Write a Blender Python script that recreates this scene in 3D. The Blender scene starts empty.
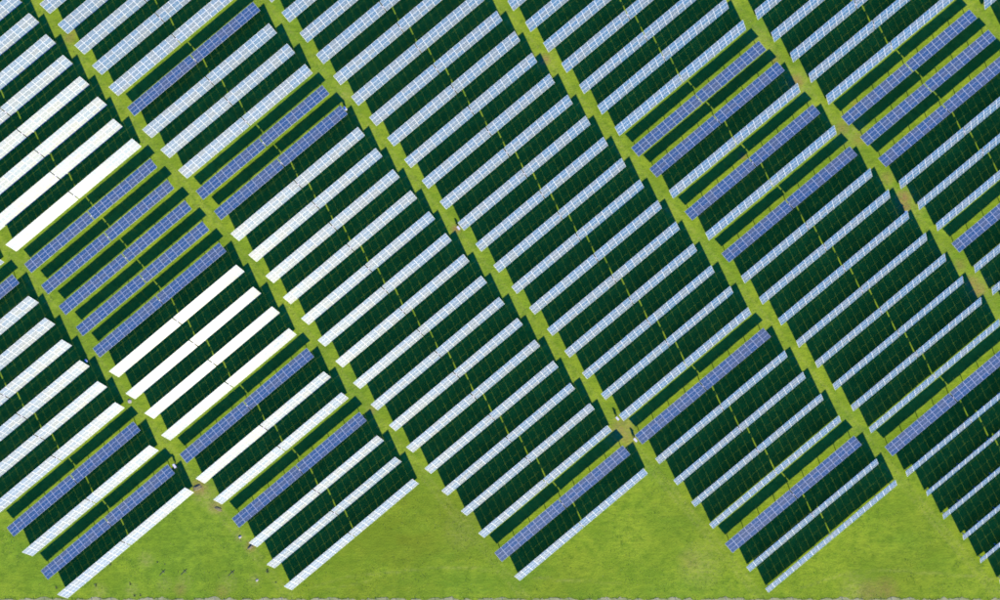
import bpy, bmesh, math, random
import numpy as np
from mathutils import Vector, Matrix

random.seed(7)
rng = np.random.default_rng(11)
SC = bpy.context.scene
COL = SC.collection
R = math.radians

# ------------------------------------------------------------------ survey constants (metres)
K = 0.292                       # metres per picture pixel on the ground below the drone
PHI = R(39.94)                  # heading of the tracker rows
U = Vector((math.cos(PHI), math.sin(PHI), 0))        # along a row
S = Vector((-math.sin(PHI), math.cos(PHI), 0))       # from row to row, away from the sun
PITCH = 27.457 * K
ROWLEN = 164.94 * K
HUB = 5.78 * K                  # height of the torque tube
MOD_W, MOD_GAP_V = 1.091, 0.0255
ALT = 700 * K                   # flying height
FPX = 700.0

# ------------------------------------------------------------------ camera
RX, RY = -0.0169, 0.0163
cx, sx, cy, sy = math.cos(RX), math.sin(RX), math.cos(RY), math.sin(RY)
Rx = Matrix(((1, 0, 0), (0, cx, -sx), (0, sx, cx)))
Ry = Matrix(((cy, 0, sy), (0, 1, 0), (-sy, 0, cy)))
D3 = Matrix(((1, 0, 0), (0, -1, 0), (0, 0, -1)))
W2C = D3 @ (Ry @ Rx) @ D3
cam_data = bpy.data.cameras.new('drone_camera')
cam = bpy.data.objects.new('drone_camera', cam_data)
COL.objects.link(cam)
cam_data.sensor_fit = 'HORIZONTAL'
cam_data.sensor_width = 36.0
cam_data.lens = 36.0 * FPX / 1000.0
cam_data.clip_start = 1.0
cam_data.clip_end = 6000.0
cam.matrix_world = Matrix.Translation((0, 0, ALT)) @ W2C.transposed().to_4x4()
SC.camera = cam

def to_px(p):
    """world point -> photograph pixel"""
    c = W2C @ (Vector(p) - Vector((0, 0, ALT)))
    return 500 + FPX * c.x / -c.z, 300 - FPX * c.y / -c.z

def ground(px, py, z=0.0):
    """photograph pixel -> point on the ground (or at height z)"""
    d = W2C.transposed() @ Vector(((px - 500) / FPX, -(py - 300) / FPX, -1))
    t = (z - ALT) / d.z
    return Vector((d.x * t, d.y * t, z))

# ------------------------------------------------------------------ daylight
TS, TU = 2.56, 0.98
SUN = (-TU * U - TS * S + Vector((0, 0, 1))).normalized()
SUN_EL = math.asin(SUN.z)
SUN_AZ = math.atan2(SUN.x, SUN.y)          # clockwise from +Y
world = bpy.data.worlds.new('World')
SC.world = world
world.use_nodes = True
wn = world.node_tree
wn.nodes.clear()
sky = wn.nodes.new('ShaderNodeTexSky')
sky.sky_type = 'NISHITA'
sky.sun_disc = False
sky.sun_elevation = SUN_EL
sky.sun_rotation = SUN_AZ
sky.altitude = 100.0
sky.air_density = 1.0
sky.dust_density = 0.15
sky.ozone_density = 10.0
bg = wn.nodes.new('ShaderNodeBackground')
bg.inputs['Strength'].default_value = 0.072
wo = wn.nodes.new('ShaderNodeOutputWorld')
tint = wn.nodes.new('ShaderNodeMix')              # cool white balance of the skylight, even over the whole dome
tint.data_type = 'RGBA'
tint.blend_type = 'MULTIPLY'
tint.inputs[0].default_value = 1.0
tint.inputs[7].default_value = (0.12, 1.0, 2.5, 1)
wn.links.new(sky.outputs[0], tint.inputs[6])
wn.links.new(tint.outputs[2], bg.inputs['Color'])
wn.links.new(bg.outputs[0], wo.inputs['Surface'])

sl = bpy.data.lights.new('sun', 'SUN')
sl.energy = 5.0
sl.angle = R(0.53)
sl.color = (1.0, 0.86, 0.49)
so = bpy.data.objects.new('sun', sl)
COL.objects.link(so)
so.rotation_euler = (-SUN).to_track_quat('-Z', 'Y').to_euler()
so.location = SUN * 300

SC.view_settings.view_transform = 'Standard'
SC.view_settings.look = 'None'
SC.view_settings.gamma = 1.0
SC.view_settings.use_curve_mapping = False
SC.view_settings.exposure = 2.43
SC.cycles.filter_width = 1.85

# ------------------------------------------------------------------ materials
class NT:
    def __init__(self, name):
        self.m = bpy.data.materials.new(name)
        self.m.use_nodes = True
        self.t = self.m.node_tree
        self.t.nodes.clear()
        self.o = self.t.nodes.new('ShaderNodeOutputMaterial')
        self.b = self.t.nodes.new('ShaderNodeBsdfPrincipled')
        self.t.links.new(self.b.outputs[0], self.o.inputs['Surface'])
    def n(self, kind, **kw):
        x = self.t.nodes.new(kind)
        for k, v in kw.items():
            setattr(x, k, v)
        return x
    def l(self, a, b):
        self.t.links.new(a, b)
    def noise(self, vec, scale, detail=3.0, rough=0.55):
        x = self.n('ShaderNodeTexNoise')
        x.inputs['Scale'].default_value = scale
        x.inputs['Detail'].default_value = detail
        x.inputs['Roughness'].default_value = rough
        self.l(vec, x.inputs['Vector'])
        return x.outputs['Fac']
    def ramp(self, fac, p0, p1, c0=(0, 0, 0, 1), c1=(1, 1, 1, 1)):
        x = self.n('ShaderNodeValToRGB')
        x.color_ramp.elements[0].position = p0
        x.color_ramp.elements[1].position = p1
        x.color_ramp.elements[0].color = c0
        x.color_ramp.elements[1].color = c1
        self.l(fac, x.inputs[0])
        return x.outputs[0]
    def mix(self, fac, a, b, blend='MIX'):
        x = self.n('ShaderNodeMix', data_type='RGBA', blend_type=blend)
        for s, v in ((x.inputs[0], fac), (x.inputs[6], a), (x.inputs[7], b)):
            if isinstance(v, (int, float)):
                s.default_value = v
            elif isinstance(v, tuple):
                s.default_value = v if len(v) == 4 else (*v, 1)
            else:
                self.l(v, s)
        return x.outputs[2]
    def math(self, op, a, b=0.0):
        x = self.n('ShaderNodeMath', operation=op)
        for s, v in ((x.inputs[0], a), (x.inputs[1], b)):
            if isinstance(v, (int, float)):
                s.default_value = v
            else:
                self.l(v, s)
        return x.outputs[0]
    def attr(self, name):
        return self.n('ShaderNodeAttribute', attribute_name=name).outputs['Fac']

def plain(name, col, rough=0.6, metal=0.0, spread=0.06):
    k = NT(name)
    g = k.n('ShaderNodeNewGeometry').outputs['Position']
    f = k.noise(g, 3.0, 3)
    dark = tuple(c * (1 - 2.5 * spread) for c in col)
    k.l(k.mix(f, dark, tuple(min(1, c * (1 + spread)) for c in col)), k.b.inputs['Base Color'])
    k.b.inputs['Roughness'].default_value = rough
    k.b.inputs['Metallic'].default_value = metal
    return k.m

GRASS_B = 0.009
def grass_material():
    k = NT('meadow_grass')
    p = k.n('ShaderNodeNewGeometry').outputs['Position']
    # sideways-stretched mowing drift
    mp = k.n('ShaderNodeMapping')
    mp.inputs['Scale'].default_value = (0.45, 1.0, 1.0)
    k.l(p, mp.inputs['Vector'])
    big = k.noise(p, 0.018, 3)
    mid = k.noise(mp.outputs[0], 0.16, 4, 0.6)
    fine = k.noise(mp.outputs[0], 0.9, 4, 0.65)
    tuft = k.noise(p, 2.2, 3, 0.7)
    base = k.mix(k.ramp(big, 0.42, 0.58), (0.064, 0.120, GRASS_B), (0.098, 0.144, GRASS_B))
    base = k.mix(k.ramp(mid, 0.35, 0.68), base, (0.110, 0.156, 0.011))
    base = k.mix(k.math('MULTIPLY', k.ramp(fine, 0.48, 0.68), 0.45), base, (0.050, 0.085, 0.008))
    base = k.mix(k.math('MULTIPLY', k.ramp(tuft, 0.52, 0.68), 0.45), base, (0.040, 0.068, 0.009))
    base = k.mix(k.math('MULTIPLY', k.ramp(tuft, 0.30, 0.42, (1, 1, 1, 1), (0, 0, 0, 1)), 0.35), base, (0.118, 0.150, 0.013))
    clump = k.noise(p, 0.42, 5, 0.7)
    base = k.mix(k.math('MULTIPLY', k.ramp(clump, 0.50, 0.62), 0.70), base, (0.052, 0.096, 0.007))
    base = k.mix(k.math('MULTIPLY', k.ramp(clump, 0.34, 0.46, (1, 1, 1, 1), (0, 0, 0, 1)), 0.45), base, (0.120, 0.158, 0.011))
    base = k.mix(k.math('MULTIPLY', k.attr('olive'), k.ramp(k.noise(mp.outputs[0], 0.10, 4, 0.6), 0.28, 0.52)), base, k.mix(fine, (0.074, 0.098, 0.007), (0.052, 0.076, 0.006)))
    # lusher, fresher growth
    lush = k.attr('lush')
    base = k.mix(k.math('MULTIPLY', lush, 0.75), base, k.mix(k.ramp(clump, 0.40, 0.60), (0.072, 0.132, 0.010), (0.044, 0.090, 0.009)))
    # trodden, dry straw
    brk = k.ramp(k.noise(p, 1.1, 4, 0.65), 0.36, 0.62)
    dry = k.math('MULTIPLY', k.attr('dry'), brk)
    base = k.mix(dry, base, (0.165, 0.165, 0.045))
    patch = k.ramp(k.noise(p, 0.085, 3, 0.5), 0.47, 0.60)
    base = k.mix(k.math('MULTIPLY', patch, 0.42), base, (0.058, 0.100, 0.007))
    soil = k.math('MULTIPLY', k.attr('soil'), k.ramp(k.noise(p, 0.8, 5, 0.7), 0.30, 0.52))
    base = k.mix(soil, base, k.mix(fine, (0.150, 0.090, 0.034), (0.100, 0.074, 0.022)))
    k.l(base, k.b.inputs['Base Color'])
    k.b.inputs['Roughness'].default_value = 0.9
    k.b.inputs['Specular IOR Level'].default_value = 0.0
    bu = k.n('ShaderNodeBump')
    bu.inputs['Strength'].default_value = 0.35
    bu.inputs['Distance'].default_value = 0.25
    k.l(k.math('ADD', tuft, fine), bu.inputs['Height'])
    k.l(bu.outputs[0], k.b.inputs['Normal'])
    return k.m

def cell_material():
    k = NT('solar_cells')
    oi = k.n('ShaderNodeObjectInfo').outputs['Random']
    tc = k.n('ShaderNodeTexCoord').outputs['Object']
    cell = k.n('ShaderNodeTexBrick')
    cell.offset = 0.0
    cell.inputs['Scale'].default_value = 1.0
    cell.inputs['Brick Width'].default_value = 0.182
    cell.inputs['Row Height'].default_value = 0.182
    cell.inputs['Mortar Size'].default_value = 0.003
    cell.inputs['Color1'].default_value = (0.020, 0.045, 0.067, 1)
    cell.inputs['Color2'].default_value = (0.024, 0.050, 0.076, 1)
    cell.inputs['Mortar'].default_value = (0.05, 0.07, 0.13, 1)
    k.l(tc, cell.inputs['Vector'])
    tint = k.mix(k.ramp(oi, 0.2, 0.9), (0.70, 0.92, 1.10, 1), (1.35, 1.04, 0.95, 1))
    k.l(k.mix(1.0, cell.outputs['Color'], tint, 'MULTIPLY'), k.b.inputs['Base Color'])
    k.b.inputs['Roughness'].default_value = 0.52
    k.b.inputs['IOR'].default_value = 1.5
    k.b.inputs['Specular IOR Level'].default_value = 0.15
    p = k.n('ShaderNodeNewGeometry').outputs['Position']
    k.l(k.math('ADD', 0.475, k.math('MULTIPLY', k.noise(p, 0.35, 2), 0.08)), k.b.inputs['Roughness'])
    k.b.inputs['Coat Weight'].default_value = 0.055
    k.b.inputs['Coat Roughness'].default_value = 0.28
    k.b.inputs['Coat IOR'].default_value = 1.5
    return k.m

M = {
    'grass': grass_material(),
    'cell': cell_material(),
    'frame': plain('anodised_frame', (0.25, 0.275, 0.30), 0.6, 0.0, 0.02),
    'back': plain('white_backsheet', (0.62, 0.63, 0.64), 0.6),
    'steel': plain('galvanised_steel', (0.20, 0.21, 0.23), 0.55, 0.2),
    'drive': plain('painted_drive_housing', (0.20, 0.20, 0.22), 0.5),
    'box': plain('white_enclosure_paint', (0.32, 0.32, 0.33), 0.4, 0.0, 0.03),
    'dark': plain('dark_plastic', (0.05, 0.05, 0.05), 0.6),
    'rust': plain('weathered_dark_steel', (0.045, 0.05, 0.03), 0.8),
    'concrete': plain('pale_concrete', (0.17, 0.165, 0.15), 0.9),
    'gravel': None,
    'wood': plain('grey_timber', (0.20, 0.17, 0.13), 0.85),
    'leaf': plain('weed_leaf', (0.050, 0.078, 0.014), 0.8, 0, 0.3),
    'tuft': plain('meadow_tuft', (0.070, 0.105, 0.014), 0.85, 0, 0.25),
    'straw': plain('dry_straw', (0.26, 0.25, 0.11), 0.9, 0, 0.15),
    'earth': plain('turned_earth', (0.085, 0.078, 0.026), 0.95, 0, 0.3),
}

# ------------------------------------------------------------------ object helpers
def mesh_from_bm(bm, name):
    me = bpy.data.meshes.new(name)
    bm.to_mesh(me)
    bm.free()
    return me

def link(name, me, mat=None, parent=None):
    if mat is not None and not me.materials:
        me.materials.append(mat)
    o = bpy.data.objects.new(name, me)
    COL.objects.link(o)
    o.parent = parent
    return o

def tag(o, label, cat, group=None, kind=None):
    o['label'] = label
    o['category'] = cat
    if group:
        o['group'] = group
    if kind:
        o['kind'] = kind
    return o

def structure(o):
    o['kind'] = 'structure'
    return o

def box(bm, c, d, rot=None):
    m = Matrix.Translation(c) @ (rot.to_4x4() if rot else Matrix.Identity(4)) @ Matrix.Diagonal((d[0], d[1], d[2], 1))
    return bmesh.ops.create_cube(bm, size=1.0, matrix=m)['verts']

def rod(bm, a, b, r0, r1=None, seg=8):
    a, b = Vector(a), Vector(b)
    r1 = r0 if r1 is None else r1
    d = b - a
    q = d.to_track_quat('Z', 'Y').to_matrix().to_4x4()
    bmesh.ops.create_cone(bm, cap_ends=True, segments=seg, radius1=r0, radius2=r1, depth=d.length,
                          matrix=Matrix.Translation((a + b) / 2) @ q)

# ------------------------------------------------------------------ the ground
def seg_dist(P, a, b):
    a = np.array(a); b = np.array(b)
    d = b - a
    t = np.clip(((P - a) @ d) / (d @ d), 0, 1)
    return np.linalg.norm(P - (a + t[:, None] * d), axis=1)

def build_ground():
    def axis(lo, hi, step):
        inner = np.arange(lo, hi + step, step)
        out = []
        x, st = 0.0, step
        while x < 2600:
            st *= 1.45
            x += st
            out.append(x)
        out = np.array(out)
        return np.concatenate([(lo - out)[::-1], inner, inner[-1] + out])
    xs = axis(-152, 152, 0.7)
    ys = axis(-96, 94, 0.7)
    X, Y = np.meshgrid(xs, ys)
    n, m = len(xs), len(ys)
    P = np.stack([X.ravel(), Y.ravel()], 1)
    inside = (np.abs(P[:, 0]) < 170) & (np.abs(P[:, 1]) < 115)
    # low-frequency lumps so the sheet is not perfectly flat
    Z = 0.025 * np.sin(P[:, 0] * .9 + 1.7 * np.sin(P[:, 1] * .31)) * np.sin(P[:, 1] * .8 + np.sin(P[:, 0] * .27))
    Z = np.where(inside, Z, 0)
    co = np.stack([P[:, 0], P[:, 1], Z], 1)
    idx = np.arange(n * m).reshape(m, n)
    f = np.stack([idx[:-1, :-1], idx[:-1, 1:], idx[1:, 1:], idx[1:, :-1]], -1).reshape(-1, 4)
    me = bpy.data.meshes.new('ground')
    me.vertices.add(len(co)); me.vertices.foreach_set('co', co.ravel())
    me.loops.add(f.size); me.loops.foreach_set('vertex_index', f.ravel())
    me.polygons.add(len(f)); me.polygons.foreach_set('loop_start', np.arange(len(f)) * 4)
    me.polygons.foreach_set('loop_total', np.full(len(f), 4))
    me.polygons.foreach_set('use_smooth', np.ones(len(f), bool))
    me.update()
    gp = lambda x, y: np.array(ground(x, y)[:2])
    def blob(x, y, r, w=1.0):
        d = np.linalg.norm(P - gp(x, y), axis=1)
        return w * np.clip(1 - d / (r * K), 0, 1) ** 0.7
    soil = np.zeros(len(P)); dry = np.zeros(len(P)); lush = np.zeros(len(P))
    for x, y, r, w in ((545, 60, 7, .9), (796, 82, 9, .9), (842, 128, 8, .55), (903, 198, 9, 1), (905, 207, 7, 1), (887, 178, 8, .5),
                       (978, 290, 9, .8), (972, 282, 8, .7), (456, 229, 6, 1), (622, 430, 14, .55), (628, 438, 10, .5),
                       (743, 156, 5, 1), (775, 60, 7, .5), (199, 487, 10, .9), (216, 507, 9, .5), (251, 546, 7, .8),
                       (70, 38, 8, .6), (73, 32, 6, .5), (372, 410, 5, .4), (668, 210, 5, .3), (855, 105, 6, .5), (885, 590, 16, .5), (180, 590, 8, .4), (222, 592, 8, .4),
                       (870, 592, 14, .45), (960, 265, 8, .4), (858, 140, 7, .5), (690, 560, 12, .25)):
        soil = np.maximum(soil, blob(x, y, r, w))
    for x, y, r, w in ((622, 430, 22, .6), (240, 537, 6, .9), (205, 495, 14, .8), (214, 505, 10, 1), (146, 560, 10, .5), (165, 585, 10, .45),
                       (183, 582, 10, .55), (228, 583, 12, .5), (255, 580, 8, .6), (131, 590, 9, .5), (100, 590, 9, .6), (463, 530, 22, .35),
                       (700, 565, 26, .4), (860, 590, 22, .5), (545, 62, 14, .4), (796, 84, 20, .55), (850, 130, 22, .5), (908, 205, 20, .5),
                       (980, 292, 20, .6), (372, 410, 8, .8), (30, 262, 8, .6), (345, 95, 10, .5), (940, 250, 16, .3), (760, 40, 18, .35)):
        dry = np.maximum(dry, blob(x, y, r, w))
    # the narrow trodden trails along the lower meadow
    for poly, wpx, w in (([(310, 588), (345, 577), (430, 568), (470, 567), (500, 573), (560, 580), (620, 583)], 1.1, .34),
                         ([(800, 588), (850, 572), (890, 570), (930, 573), (970, 576), (1000, 579), (1060, 588)], 1.1, .40),
                         ([(325, 590), (350, 585), (372, 580)], 1.1, .3)):
        for a, b in zip(poly, poly[1:]):
            dry = np.maximum(dry, w * np.clip(1.3 - seg_dist(P, gp(*a), gp(*b)) / (wpx * K), 0, 1))
    # wheel tracks down every aisle
    for t0 in AISLES:
        c = np.array((t0 * U)[:2])
        d = (P - c) @ np.array(U[:2])
        for off in (-0.85, 0.85):
            dry = np.maximum(dry, .36 * np.clip(1.4 - np.abs(d - off) / .4, 0, 1) * inside)
    for x, y, r, w in ((170, 545, 75, 1), (235, 560, 40, .9), (30, 560, 60, .6), (120, 590, 40, .8), (70, 280, 70, .8), (100, 330, 70, .8),
                       (270, 130, 60, .6), (250, 580, 30, .5)):
        lush = np.maximum(lush, blob(x, y, r, w))
    olive = np.zeros(len(P))
    for x, y, r, w in ((400, 535, 75, .9), (455, 520, 60, .7), (345, 580, 60, .6), (560, 590, 60, .4), (930, 545, 60, .35), (690, 520, 60, .3),
                       (230, 590, 60, .3), (900, 590, 70, .5), (500, 440, 30, .3)):
        olive = np.maximum(olive, blob(x, y, r, w))
    for nme, arr in (('olive', olive), ('soil', soil), ('dry', dry), ('lush', lush)):
        a = me.attributes.new(nme, 'FLOAT', 'POINT')
        a.data.foreach_set('value', arr.astype(np.float32))
    structure(link('ground', me, M['grass']))

# ------------------------------------------------------------------ block layout, in row units
# block: first module edge along U (px), row number offset, index range and the rows parked flat
BLOCKS = {
    'A': dict(u=-525.1, n=2, rows=range(-14, 1), flat={-10, -3, -1}, tilt=41.8),
    'B': dict(u=-344.6, n=13, rows=range(-12, 17), flat={1, 2, 3, 4, 5, 10, 13}, tilt=43.0, slope=.10, own={-7: 44.6, -6: 44.8, -5: 45.2, -4: 45.8, -3: 46.6, -2: 46.4, -1: 47.0, 0: 46.8}),
    'C': dict(u=-164.6, n=19, rows=range(-4, 28), flat={5, 9, 10, 26}, tilt=41.0, slope=.05),
    'D': dict(u=15.4, n=13, rows=range(-4, 28), flat={20, 25}, tilt=40.0),
    'E': dict(u=195.4, n=8, rows=range(-4, 34), flat={7, 8, 10, 12, 21}, tilt=39.5, slope=-.08),
    'F': dict(u=374.2, n=2, rows=range(-4, 24), flat={5, 6, 7, 11}, tilt=39.5),
    'G': dict(u=552.9, n=-3, rows=range(-3, 6), flat=set(), tilt=39.5),
}
PHASE = 0.553
AISLES = [(BLOCKS[a]['u'] + 164.94 + BLOCKS[b]['u']) / 2 * K for a, b in zip('ABCDEF', 'BCDEFG')]
build_ground()

# ------------------------------------------------------------------ one tracker row
HALF_GAP = 0.33
MOD_PITCH = (ROWLEN - HALF_GAP) / 20
MOD_L = MOD_PITCH - 0.043
TABLE_W = 3 * MOD_W + 2 * MOD_GAP_V

def module_mesh():
    """one framed module: aluminium rim, two glazed cell fields with the white strip between, white back"""
    L, W, T = MOD_L / 2, MOD_W / 2, 0.035
    ex, ey, ms = 0.040, 0.030, 0.010
    v, f, mi = [], [], []
    def quad(pts, m):
        i = len(v); v.extend(pts); f.append((i, i + 1, i + 2, i + 3)); mi.append(m)
    z = T / 2
    quad([(-L, -W, z), (L, -W, z), (L, -W + ey, z), (-L, -W + ey, z)], 0)
    quad([(-L, W - ey, z), (L, W - ey, z), (L, W, z), (-L, W, z)], 0)
    quad([(-L, -W + ey, z), (-L + ex, -W + ey, z), (-L + ex, W - ey, z), (-L, W - ey, z)], 0)
    quad([(L - ex, -W + ey, z), (L, -W + ey, z), (L, W - ey, z), (L - ex, W - ey, z)], 0)
    quad([(-ms, -W + ey, z - .002), (ms, -W + ey, z - .002), (ms, W - ey, z - .002), (-ms, W - ey, z - .002)], 0)
    quad([(-L + ex, -W + ey, z - .002), (-ms, -W + ey, z - .002), (-ms, W - ey, z - .002), (-L + ex, W - ey, z - .002)], 1)
    quad([(ms, -W + ey, z - .002), (L - ex, -W + ey, z - .002), (L - ex, W - ey, z - .002), (ms, W - ey, z - .002)], 1)
    for a, b in (((-L, -W), (L, -W)), ((L, -W), (L, W)), ((L, W), (-L, W)), ((-L, W), (-L, -W))):
        quad([(*a, -z), (*b, -z), (*b, z), (*a, z)], 0)
    quad([(-L, W, -z), (L, W, -z), (L, -W, -z), (-L, -W, -z)], 2)
    me = bpy.data.meshes.new('solar_module')
    me.from_pydata(v, [], f)
    me.polygons.foreach_set('material_index', mi)
    for k in ('frame', 'cell', 'back'):
        me.materials.append(M[k])
    me.update()
    return me

MODULE = module_mesh()

def table_mesh():
    """purlins under ten module columns: a pair of cross rails per column"""
    bm = bmesh.new()
    for i in range(10):
        x = (i - 4.5) * MOD_PITCH
        for d in (-0.55, 0.55):
            box(bm, (x + d, 0, -0.055), (0.05, TABLE_W - 0.3, 0.06))
    return mesh_from_bm(bm, 'panel_table')

TABLE = table_mesh()
TABLE.materials.append(M['steel'])

def tube_mesh():
    bm = bmesh.new()
    rod(bm, (-ROWLEN / 2 + .05, 0, 0), (ROWLEN / 2 - .05, 0, 0), 0.075, seg=8)
    return mesh_from_bm(bm, 'torque_tube')

TUBE = tube_mesh()
TUBE.materials.append(M['steel'])

def post_mesh():
    bm = bmesh.new()
    h = HUB - 0.06
    box(bm, (0, -0.085, h / 2 - .1), (0.16, 0.012, h + .2))
    box(bm, (0, 0.085, h / 2 - .1), (0.16, 0.012, h + .2))
    box(bm, (0, 0, h / 2 - .1), (0.012, 0.158, h + .2))
    box(bm, (0, 0, h + .02), (0.10, 0.24, 0.08))
    return mesh_from_bm(bm, 'post')

POST = post_mesh()
POST.materials.append(M['steel'])

def drive_mesh():
    """slewing drive on its column in the mid gap"""
    bm = bmesh.new()
    rod(bm, (-0.14, 0, HUB - .03), (0.14, 0, HUB - .03), 0.12, seg=14)
    box(bm, (0, -0.26, HUB - 0.12), (0.18, 0.30, 0.18))
    rod(bm, (0, -0.40, HUB - .12), (0, -0.68, HUB - .12), 0.07, seg=10)
    box(bm, (0, 0, (HUB - .2) / 2 - .1), (0.18, 0.20, HUB - .1))
    return mesh_from_bm(bm, 'slew_drive')

DRIVE = drive_mesh()
DRIVE.materials.append(M['drive'])

POST_X = [s * x for s in (-1, 1) for x in (5.4, 11.4, 17.4, 22.9)]
ROT_ROW = PHI

ORD = ['', 'first', 'second', 'third', 'fourth', 'fifth', 'sixth', 'seventh', 'eighth', 'ninth', 'tenth', 'eleventh', 'twelfth',
       'thirteenth', 'fourteenth', 'fifteenth', 'sixteenth', 'seventeenth', 'eighteenth', 'nineteenth', 'twentieth',
       'twenty-first', 'twenty-second', 'twenty-third', 'twenty-fourth', 'twenty-fifth', 'twenty-sixth', 'twenty-seventh',
       'twenty-eighth', 'twenty-ninth', 'thirtieth', 'thirty-first', 'thirty-second']

def in_frame(pts, m=0.0):
    return any(-m < x < 1000 + m and -m < y < 600 + m for x, y in (to_px(p) for p in pts))

def row_centre(b, i):
    B = BLOCKS[b]
    return (B['u'] * K + ROWLEN / 2) * U + ((B['n'] + PHASE) * PITCH - i * PITCH) * S

plan = []
for b, B in BLOCKS.items():
    for i in B['rows']:
        c = row_centre(b, i)
        flat = i in B['flat']
        t = R(-1.2 + random.uniform(-.7, .7)) if flat else R(B.get('own', {}).get(i, B['tilt'] + B.get('slope', 0) * (4 - i) + random.uniform(-1.2, 1.2)))
        face, shade = [], []
        for a in np.linspace(-.5, .5, 41):
            for e in (-.5, 0, .5):
                q = c + U * (a * ROWLEN) + S * (e * TABLE_W * math.cos(t)) + Vector((0, 0, HUB + e * TABLE_W * math.sin(t)))
                face.append(q)
                shade.append(q - SUN * (q.z / SUN.z))
        vis = in_frame(face)
        if vis or in_frame(shade):
            plan.append(dict(b=b, i=i, c=c, flat=flat, t=t, vis=vis))

PLACE = {'A': 'far left block', 'B': 'second block from left', 'C': 'third block from left', 'D': 'fourth block from left',
         'E': 'fifth block from left', 'F': 'sixth block from left', 'G': 'top right corner'}
FROM_TOP = set('EFG')
for b in BLOCKS:
    rows = [r for r in plan if r['b'] == b and r['vis']]
    rows.sort(key=lambda r: r['i'], reverse=b not in FROM_TOP)
    for k, r in enumerate(rows):
        look = 'flat deep blue solar row' if r['flat'] else ('tilted glaring white solar row' if b in 'AB' else
               'tilted pale grey solar row' if b in 'CD' else 'tilted pale blue-white solar row')
        end = 'top' if b in FROM_TOP else 'lower end'
        r['label'] = f"{look}, {ORD[k + 1]} from the {end} of the {PLACE[b]}" if b != 'G' else f"{look}, {ORD[k + 1]} row in the {PLACE[b]}"
    for k, r in enumerate([r for r in plan if r['b'] == b and not r['vis']]):
        r['label'] = f"{ORD[k + 1]} hidden solar row past the picture edge, {PLACE[b].split(' cut')[0]}"

for r in plan:
    root = bpy.data.objects.new('solar_tracker', None)
    COL.objects.link(root)
    root.empty_display_size = 0.5
    root.location = r['c'] + U * random.gauss(0, .16) + S * random.gauss(0, .03)
    root.rotation_euler = (0, 0, ROT_ROW)
    tag(root, r['label'], 'solar panels', 'solar tracker rows in parallel blocks')
    tb = link('torque_tube', TUBE, None, root)
    tb.location = (0, 0, HUB)
    for x in POST_X:
        link('post', POST, None, root).location = (x, 0, 0)
    link('slew_drive', DRIVE, None, root)
    for sgn in (-1, 1):
        tab = link('panel_table', TABLE, None, root)
        tt = r['t'] + R(random.uniform(-.7, .7))
        up = Vector((0, -math.sin(tt), math.cos(tt)))
        # e > 0 edge (away from the sun) is the high one
        tab.rotation_euler = (tt, 0, 0)
        off = up * 0.165
        tab.location = (sgn * (HALF_GAP / 2 + 5 * MOD_PITCH), 0 + off.y, HUB + off.z - 0.09)
        for i in range(10):
            for j in (-1, 0, 1):
                m = bpy.data.objects.new('solar_module', MODULE)
                COL.objects.link(m)
                m.parent = tab
                m.location = ((i - 4.5) * MOD_PITCH, j * (MOD_W + MOD_GAP_V), random.uniform(-.002, .002))
                m.rotation_euler = (random.gauss(0, .003), random.gauss(0, .003), 0)


# ------------------------------------------------------------------ gravel track and fence along the lower edge
def gravel_material():
    k = NT('worn_gravel')
    p = k.n('ShaderNodeNewGeometry').outputs['Position']
    a = k.noise(p, 0.35, 4, 0.6)
    b = k.noise(p, 3.0, 4, 0.7)
    c = k.mix(k.ramp(a, 0.4, 0.6), (0.078, 0.098, 0.020), (0.140, 0.140, 0.065))
    c = k.mix(k.math('MULTIPLY', k.ramp(b, 0.45, 0.7), 0.6), c, (0.080, 0.095, 0.035))
    k.l(c, k.b.inputs['Base Color'])
    k.b.inputs['Roughness'].default_value = 0.95
    return k.m

def build_track():
    bm = bmesh.new()
    top, bot = [], []
    for x in np.arange(-240, 1260, 2.0):
        jag = 0.7 * math.sin(x * .11) + 0.6 * math.sin(x * .37 + 1) + rng.normal(0, .35)
        top.append(bm.verts.new(ground(x, 598.5 + 1.3 * jag, 0.034)))
        bot.append(bm.verts.new(ground(x, 612.0, 0.034)))
    for i in range(len(top) - 1):
        bm.faces.new((bot[i], bot[i + 1], top[i + 1], top[i]))
    structure(link('gravel_track', mesh_from_bm(bm, 'gravel_track'), gravel_material()))

build_track()

def build_fence():
    root = bpy.data.objects.new('wire_fence', None)
    COL.objects.link(root)
    root.location = ground(500, 602.5)
    tag(root, 'low post and wire fence along the bottom edge of the meadow', 'fence')
    bm = bmesh.new()
    box(bm, (0, 0, .26), (.09, .09, .72))
    bmesh.ops.create_cone(bm, cap_ends=True, segments=4, radius1=.075, radius2=.01, depth=.08,
                          matrix=Matrix.Translation((0, 0, .66)) @ Matrix.Rotation(R(45), 4, 'Z'))
    pm = mesh_from_bm(bm, 'post')
    a, b = ground(-30, 602.5) - root.location, ground(1030, 602.5) - root.location
    n = 110
    for i in range(n + 1):
        o = link('post', pm, M['wood'], root)
        o.location = a.lerp(b, i / n) + Vector((random.uniform(-.3, .3), random.uniform(-.05, .05), 0))
        o.rotation_euler = (random.gauss(0, .04), random.gauss(0, .04), random.uniform(0, .5))
    for z in (.22, .42, .58):
        bm = bmesh.new()
        rod(bm, a + Vector((0, .052, z)), b + Vector((0, .052, z)), .006, seg=5)
        link('wire', mesh_from_bm(bm, 'wire'), M['steel'], root)

build_fence()

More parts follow.
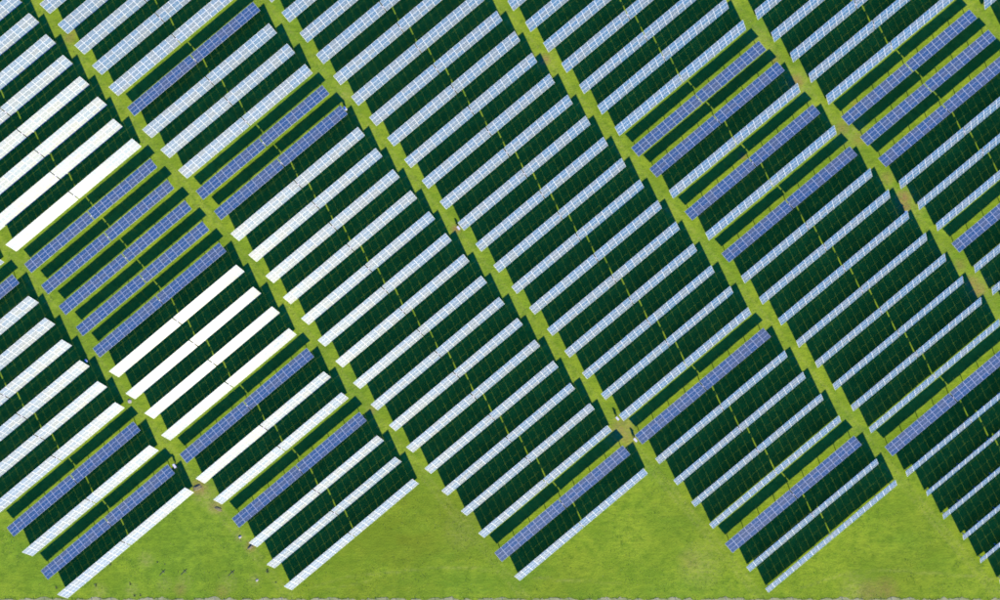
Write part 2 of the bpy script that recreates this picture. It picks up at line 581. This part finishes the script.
# ------------------------------------------------------------------ white combiner boxes at the row ends
def box_meshes():
    out = {}
    bm = bmesh.new(); box(bm, (0, 0, .72), (.34, .92, .58)); bmesh.ops.bevel(bm, geom=bm.edges[:], offset=.02, segments=2, affect='EDGES')
    out['enclosure'] = (mesh_from_bm(bm, 'enclosure'), 'box')
    bm = bmesh.new()
    v = [bm.verts.new(p) for p in ((-.30, -.62, 1.10), (.30, -.62, 1.03), (.30, .62, 1.03), (-.30, .62, 1.10))]
    w = [bm.verts.new(p.co + Vector((0, 0, .025))) for p in v]
    bm.faces.new(v[::-1]); bm.faces.new(w)
    for i in range(4):
        bm.faces.new((v[i], v[(i + 1) % 4], w[(i + 1) % 4], w[i]))
    out['sun_shade'] = (mesh_from_bm(bm, 'sun_shade'), 'box')
    bm = bmesh.new(); box(bm, (.177, 0, .72), (.012, .80, .48)); box(bm, (.192, .30, .72), (.02, .03, .12))
    out['door'] = (mesh_from_bm(bm, 'door'), 'box')
    bm = bmesh.new(); box(bm, (0, 0, .50), (.07, .07, 1.10))
    out['post'] = (mesh_from_bm(bm, 'post'), 'steel')
    bm = bmesh.new()
    for y in (-.25, 0, .25):
        rod(bm, (0, y, -.05), (0, y, .44), .03, seg=6)
    out['cable_conduit'] = (mesh_from_bm(bm, 'cable_conduit'), 'dark')
    return out

BOXES = box_meshes()
for x, y, sc, lab in (
        (345, 108.5, 1.15, 'white combiner box by a flat blue row in the third block, upper left aisle'),
        (458.5, 228.0, 1.05, 'white combiner box on reddish bare soil in the aisle left of picture centre'),
        (617.5, 418.5, 1.05, 'white combiner box beside a pale row above the muddy aisle crossing'),
        (635.5, 440.0, 1.15, 'white combiner box at the left tip of a flat blue row, muddy crossing'),
        (906.5, 212.5, 0.95, 'white combiner box below the red soil patch in the right aisle'),
        (174.2, 466.0, 1.15, 'white combiner box at the right tip of the lowest flat blue row, far left'),
        (86.0, 360.8, 0.85, 'small white combiner box at a white row tip in the far left block')):
    root = bpy.data.objects.new('combiner_box', None)
    COL.objects.link(root)
    g = ground(x, y, 1.0 * sc)
    root.location = (g.x, g.y, 0)
    root.rotation_euler = (0, 0, PHI + R(random.uniform(-4, 4)))
    sc *= .88
    root.scale = (sc, sc, sc)
    tag(root, lab, 'electrical box', 'white combiner boxes at the row ends')
    for nme, (me, mt) in BOXES.items():
        if nme == 'post':
            for d in (-.36, .36):
                link(nme, me, M[mt], root).location = (-.21, d, 0)
        else:
            link(nme, me, M[mt], root)

# ------------------------------------------------------------------ small things lying about
root = bpy.data.objects.new('well_cover', None)
COL.objects.link(root)
root.location = ground(129.8, 401.3)
tag(root, 'round pale concrete well cover in the aisle between far left blocks', 'well cover')
bm = bmesh.new(); rod(bm, (0, 0, -.1), (0, 0, .10), .58, .56, 20)
link('ring', mesh_from_bm(bm, 'ring'), M['concrete'], root)
bm = bmesh.new(); rod(bm, (0, 0, .10), (0, 0, .15), .46, .44, 20); box(bm, (0, 0, .165), (.22, .05, .03))
link('lid', mesh_from_bm(bm, 'lid'), M['concrete'], root)

def lump(name, px, py, rx, ry, rz, mat, label, cat, seed, rot=0.0, group=None):
    r2 = np.random.default_rng(seed)
    bm = bmesh.new()
    bmesh.ops.create_icosphere(bm, subdivisions=3, radius=1.0)
    ph = r2.uniform(0, 6, 9)
    for v in bm.verts:
        c = v.co
        k = 1 + .16 * math.sin(3 * c.x + ph[0]) * math.sin(2.5 * c.y + ph[1]) + .12 * math.sin(6 * c.y + ph[2] + 3 * c.z) + .08 * math.sin(9 * c.x + ph[3]) * math.sin(8 * c.y + ph[4]) + r2.normal(0, .035)
        v.co = Vector((c.x * k * rx, c.y * k * ry, max(-.05, c.z * k * rz)))
    o = link(name, mesh_from_bm(bm, name), M[mat])
    o.location = ground(px, py)
    o.rotation_euler = (0, 0, rot)
    return tag(o, label, cat, group)

lump('boulder', 240, 536.8, .50, .38, .16, 'concrete', 'small pale boulder in the grass below the second block, lower left', 'stone', 3, .5)
lump('boulder', 257, 580, .40, .33, .12, 'concrete', 'flat pale stone low in the meadow near the bottom left corner', 'stone', 4, 1.1)
lump('soil_heap', 197.5, 487.5, 1.5, .85, .20, 'earth', 'dug brown soil heap at the tip of the lowest white row, lower left', 'soil heap', 5, .4)
lump('soil_heap', 218.5, 509.0, 1.2, .5, .16, 'earth', 'narrow soil heap with straw lower right of the dug brown heap', 'soil heap', 6, -.5)
lump('soil_heap', 250.5, 547.0, .95, .55, .20, 'earth', 'small dark soil heap left of a white row tip near the bottom', 'soil heap', 7, .9)

for k, (x, y, ang, lab) in enumerate(((162.5, 572.5, 46, 'leftmost pair of crossed dark bars lying in the lower left meadow'),
                                      (184.0, 572.0, 44, 'middle pair of crossed dark bars lying in the lower left meadow'),
                                      (231.5, 573.0, 41, 'rightmost pair of crossed dark bars lying in the lower left meadow'))):
    root = bpy.data.objects.new('crossed_bars', None)
    COL.objects.link(root)
    root.location = ground(x, y)
    root.rotation_euler = (0, 0, R(ang))
    tag(root, lab, 'metal bars', 'crossed bars lying in the meadow')
    bm = bmesh.new(); box(bm, (0, 0, .05), (2.4, .075, .07))
    link('long_bar', mesh_from_bm(bm, 'long_bar'), M['rust'], root)
    bm = bmesh.new(); box(bm, (.35, 0, .12), (.07, 1.4, .06))
    link('short_bar', mesh_from_bm(bm, 'short_bar'), M['rust'], root)

def weed_mesh(seed, n=46):
    r2 = np.random.default_rng(seed)
    bm = bmesh.new()
    for i in range(n):
        a = r2.uniform(0, 2 * math.pi)
        rad = r2.uniform(0, 1) ** .7 * .75
        base = Vector((math.cos(a) * rad * .4, math.sin(a) * rad * .4, 0))
        tip = Vector((math.cos(a) * rad, math.sin(a) * rad, r2.uniform(.25, .85) * (1.15 - rad)))
        side = Vector((-math.sin(a), math.cos(a), 0)) * r2.uniform(.05, .12)
        mid = base.lerp(tip, .6) + Vector((0, 0, .08))
        v = [bm.verts.new(p) for p in (base, mid - side, tip, mid + side)]
        bm.faces.new(v)
    return mesh_from_bm(bm, 'weed')

WEEDS = [weed_mesh(s_) for s_ in (21, 22, 23)]
for k, (x, y, sc, lab) in enumerate((
        (56.5, 587.5, .9, 'dark weed at the left tip of the lowest white row, bottom left corner'),
        (96.0, 585.0, 1.0, 'dark weed below the lowest white row, bottom left corner'),
        (110.5, 564.5, .75, 'small dark weed touching the underside of the lowest white row, bottom left'),
        (130.5, 583.5, .9, 'dark weed alone in the grass left of the crossed bars'),
        (134.5, 595.5, .75, 'left one of two dark weeds by the gravel track, bottom left'),
        (140.5, 595.0, .7, 'right one of two dark weeds by the gravel track, bottom left'),
        (267.8, 571.0, 1.15, 'tall dark weed left of the second block lowest row tips'),
        (157.5, 562.0, .55, 'tiny dark weed above the leftmost crossed bars'),
        (165.0, 564.0, .5, 'tiny dark weed upper right of the leftmost crossed bars'),
        (226.0, 571.5, .5, 'tiny dark weed left of the rightmost crossed bars'),
        (178.5, 571.5, .5, 'tiny dark weed left of the middle crossed bars'),
        (276.0, 582.0, .6, 'small weed left of the lowest white row tip, second block'))):
    o = link('weed', WEEDS[k % 3], M['leaf'])
    o.location = ground(x, y) - Vector((0, 0, .03))
    o.rotation_euler = (0, 0, random.uniform(0, 6))
    sc *= .85
    o.scale = (sc, sc, sc * .4)
    tag(o, lab, 'weed', 'dark weeds in the lower left meadow')

# ------------------------------------------------------------------ grass tufts in the open meadow and the aisles
def lit_points(n):
    pts = []
    lo = ground(-20, 620); hi = ground(1020, -20)
    while len(pts) < n:
        q = Vector((random.uniform(lo.x, hi.x), random.uniform(lo.y, hi.y), 0))
        u, s_ = q.dot(U) / K, q.dot(S)
        ok = True
        for b, B in BLOCKS.items():
            if B['u'] - 1 < u < B['u'] + 166:
                i = B['n'] + PHASE - s_ / PITCH
                last = max(B['rows'])
                if i < last + .2:
                    ok = False
        if ok:
            from mathutils import noise as mn
            d = mn.noise(q * .11) + .6 * mn.noise(q * .37 + Vector((9, 4, 0)))
            if random.random() < .35 + 1.1 * d:
                pts.append(q)
    return pts

def tuft_field(name, n, mat, hmin, hmax, label):
    v, f = [], []
    for q in lit_points(n):
        h = random.uniform(hmin, hmax) * random.uniform(.6, 1.2)
        for j in range(5):
            a = random.uniform(0, 6.283)
            w = h * random.uniform(.12, .26)
            d = Vector((math.cos(a), math.sin(a), 0))
            e = Vector((-d.y, d.x, 0)) * w
            b0 = q + d * (.12 * h)
            i = len(v)
            v += [tuple(b0 - e - Vector((0, 0, .03))), tuple(b0 + e - Vector((0, 0, .03))), tuple(b0 + d * h * random.uniform(.3, .9) + Vector((0, 0, h)))]
            f.append((i, i + 1, i + 2))
    me = bpy.data.meshes.new(name)
    me.from_pydata(v, [], f)
    o = link(name, me, mat)
    tag(o, label, 'grass', kind='stuff')

tuft_field('grass_tufts', 13000, M['tuft'], .05, .17, 'scattered green grass tufts over the open meadow and the aisles')
tuft_field('dry_grass_tufts', 2500, M['straw'], .05, .14, 'scattered pale straw tufts over the open meadow and the aisles')
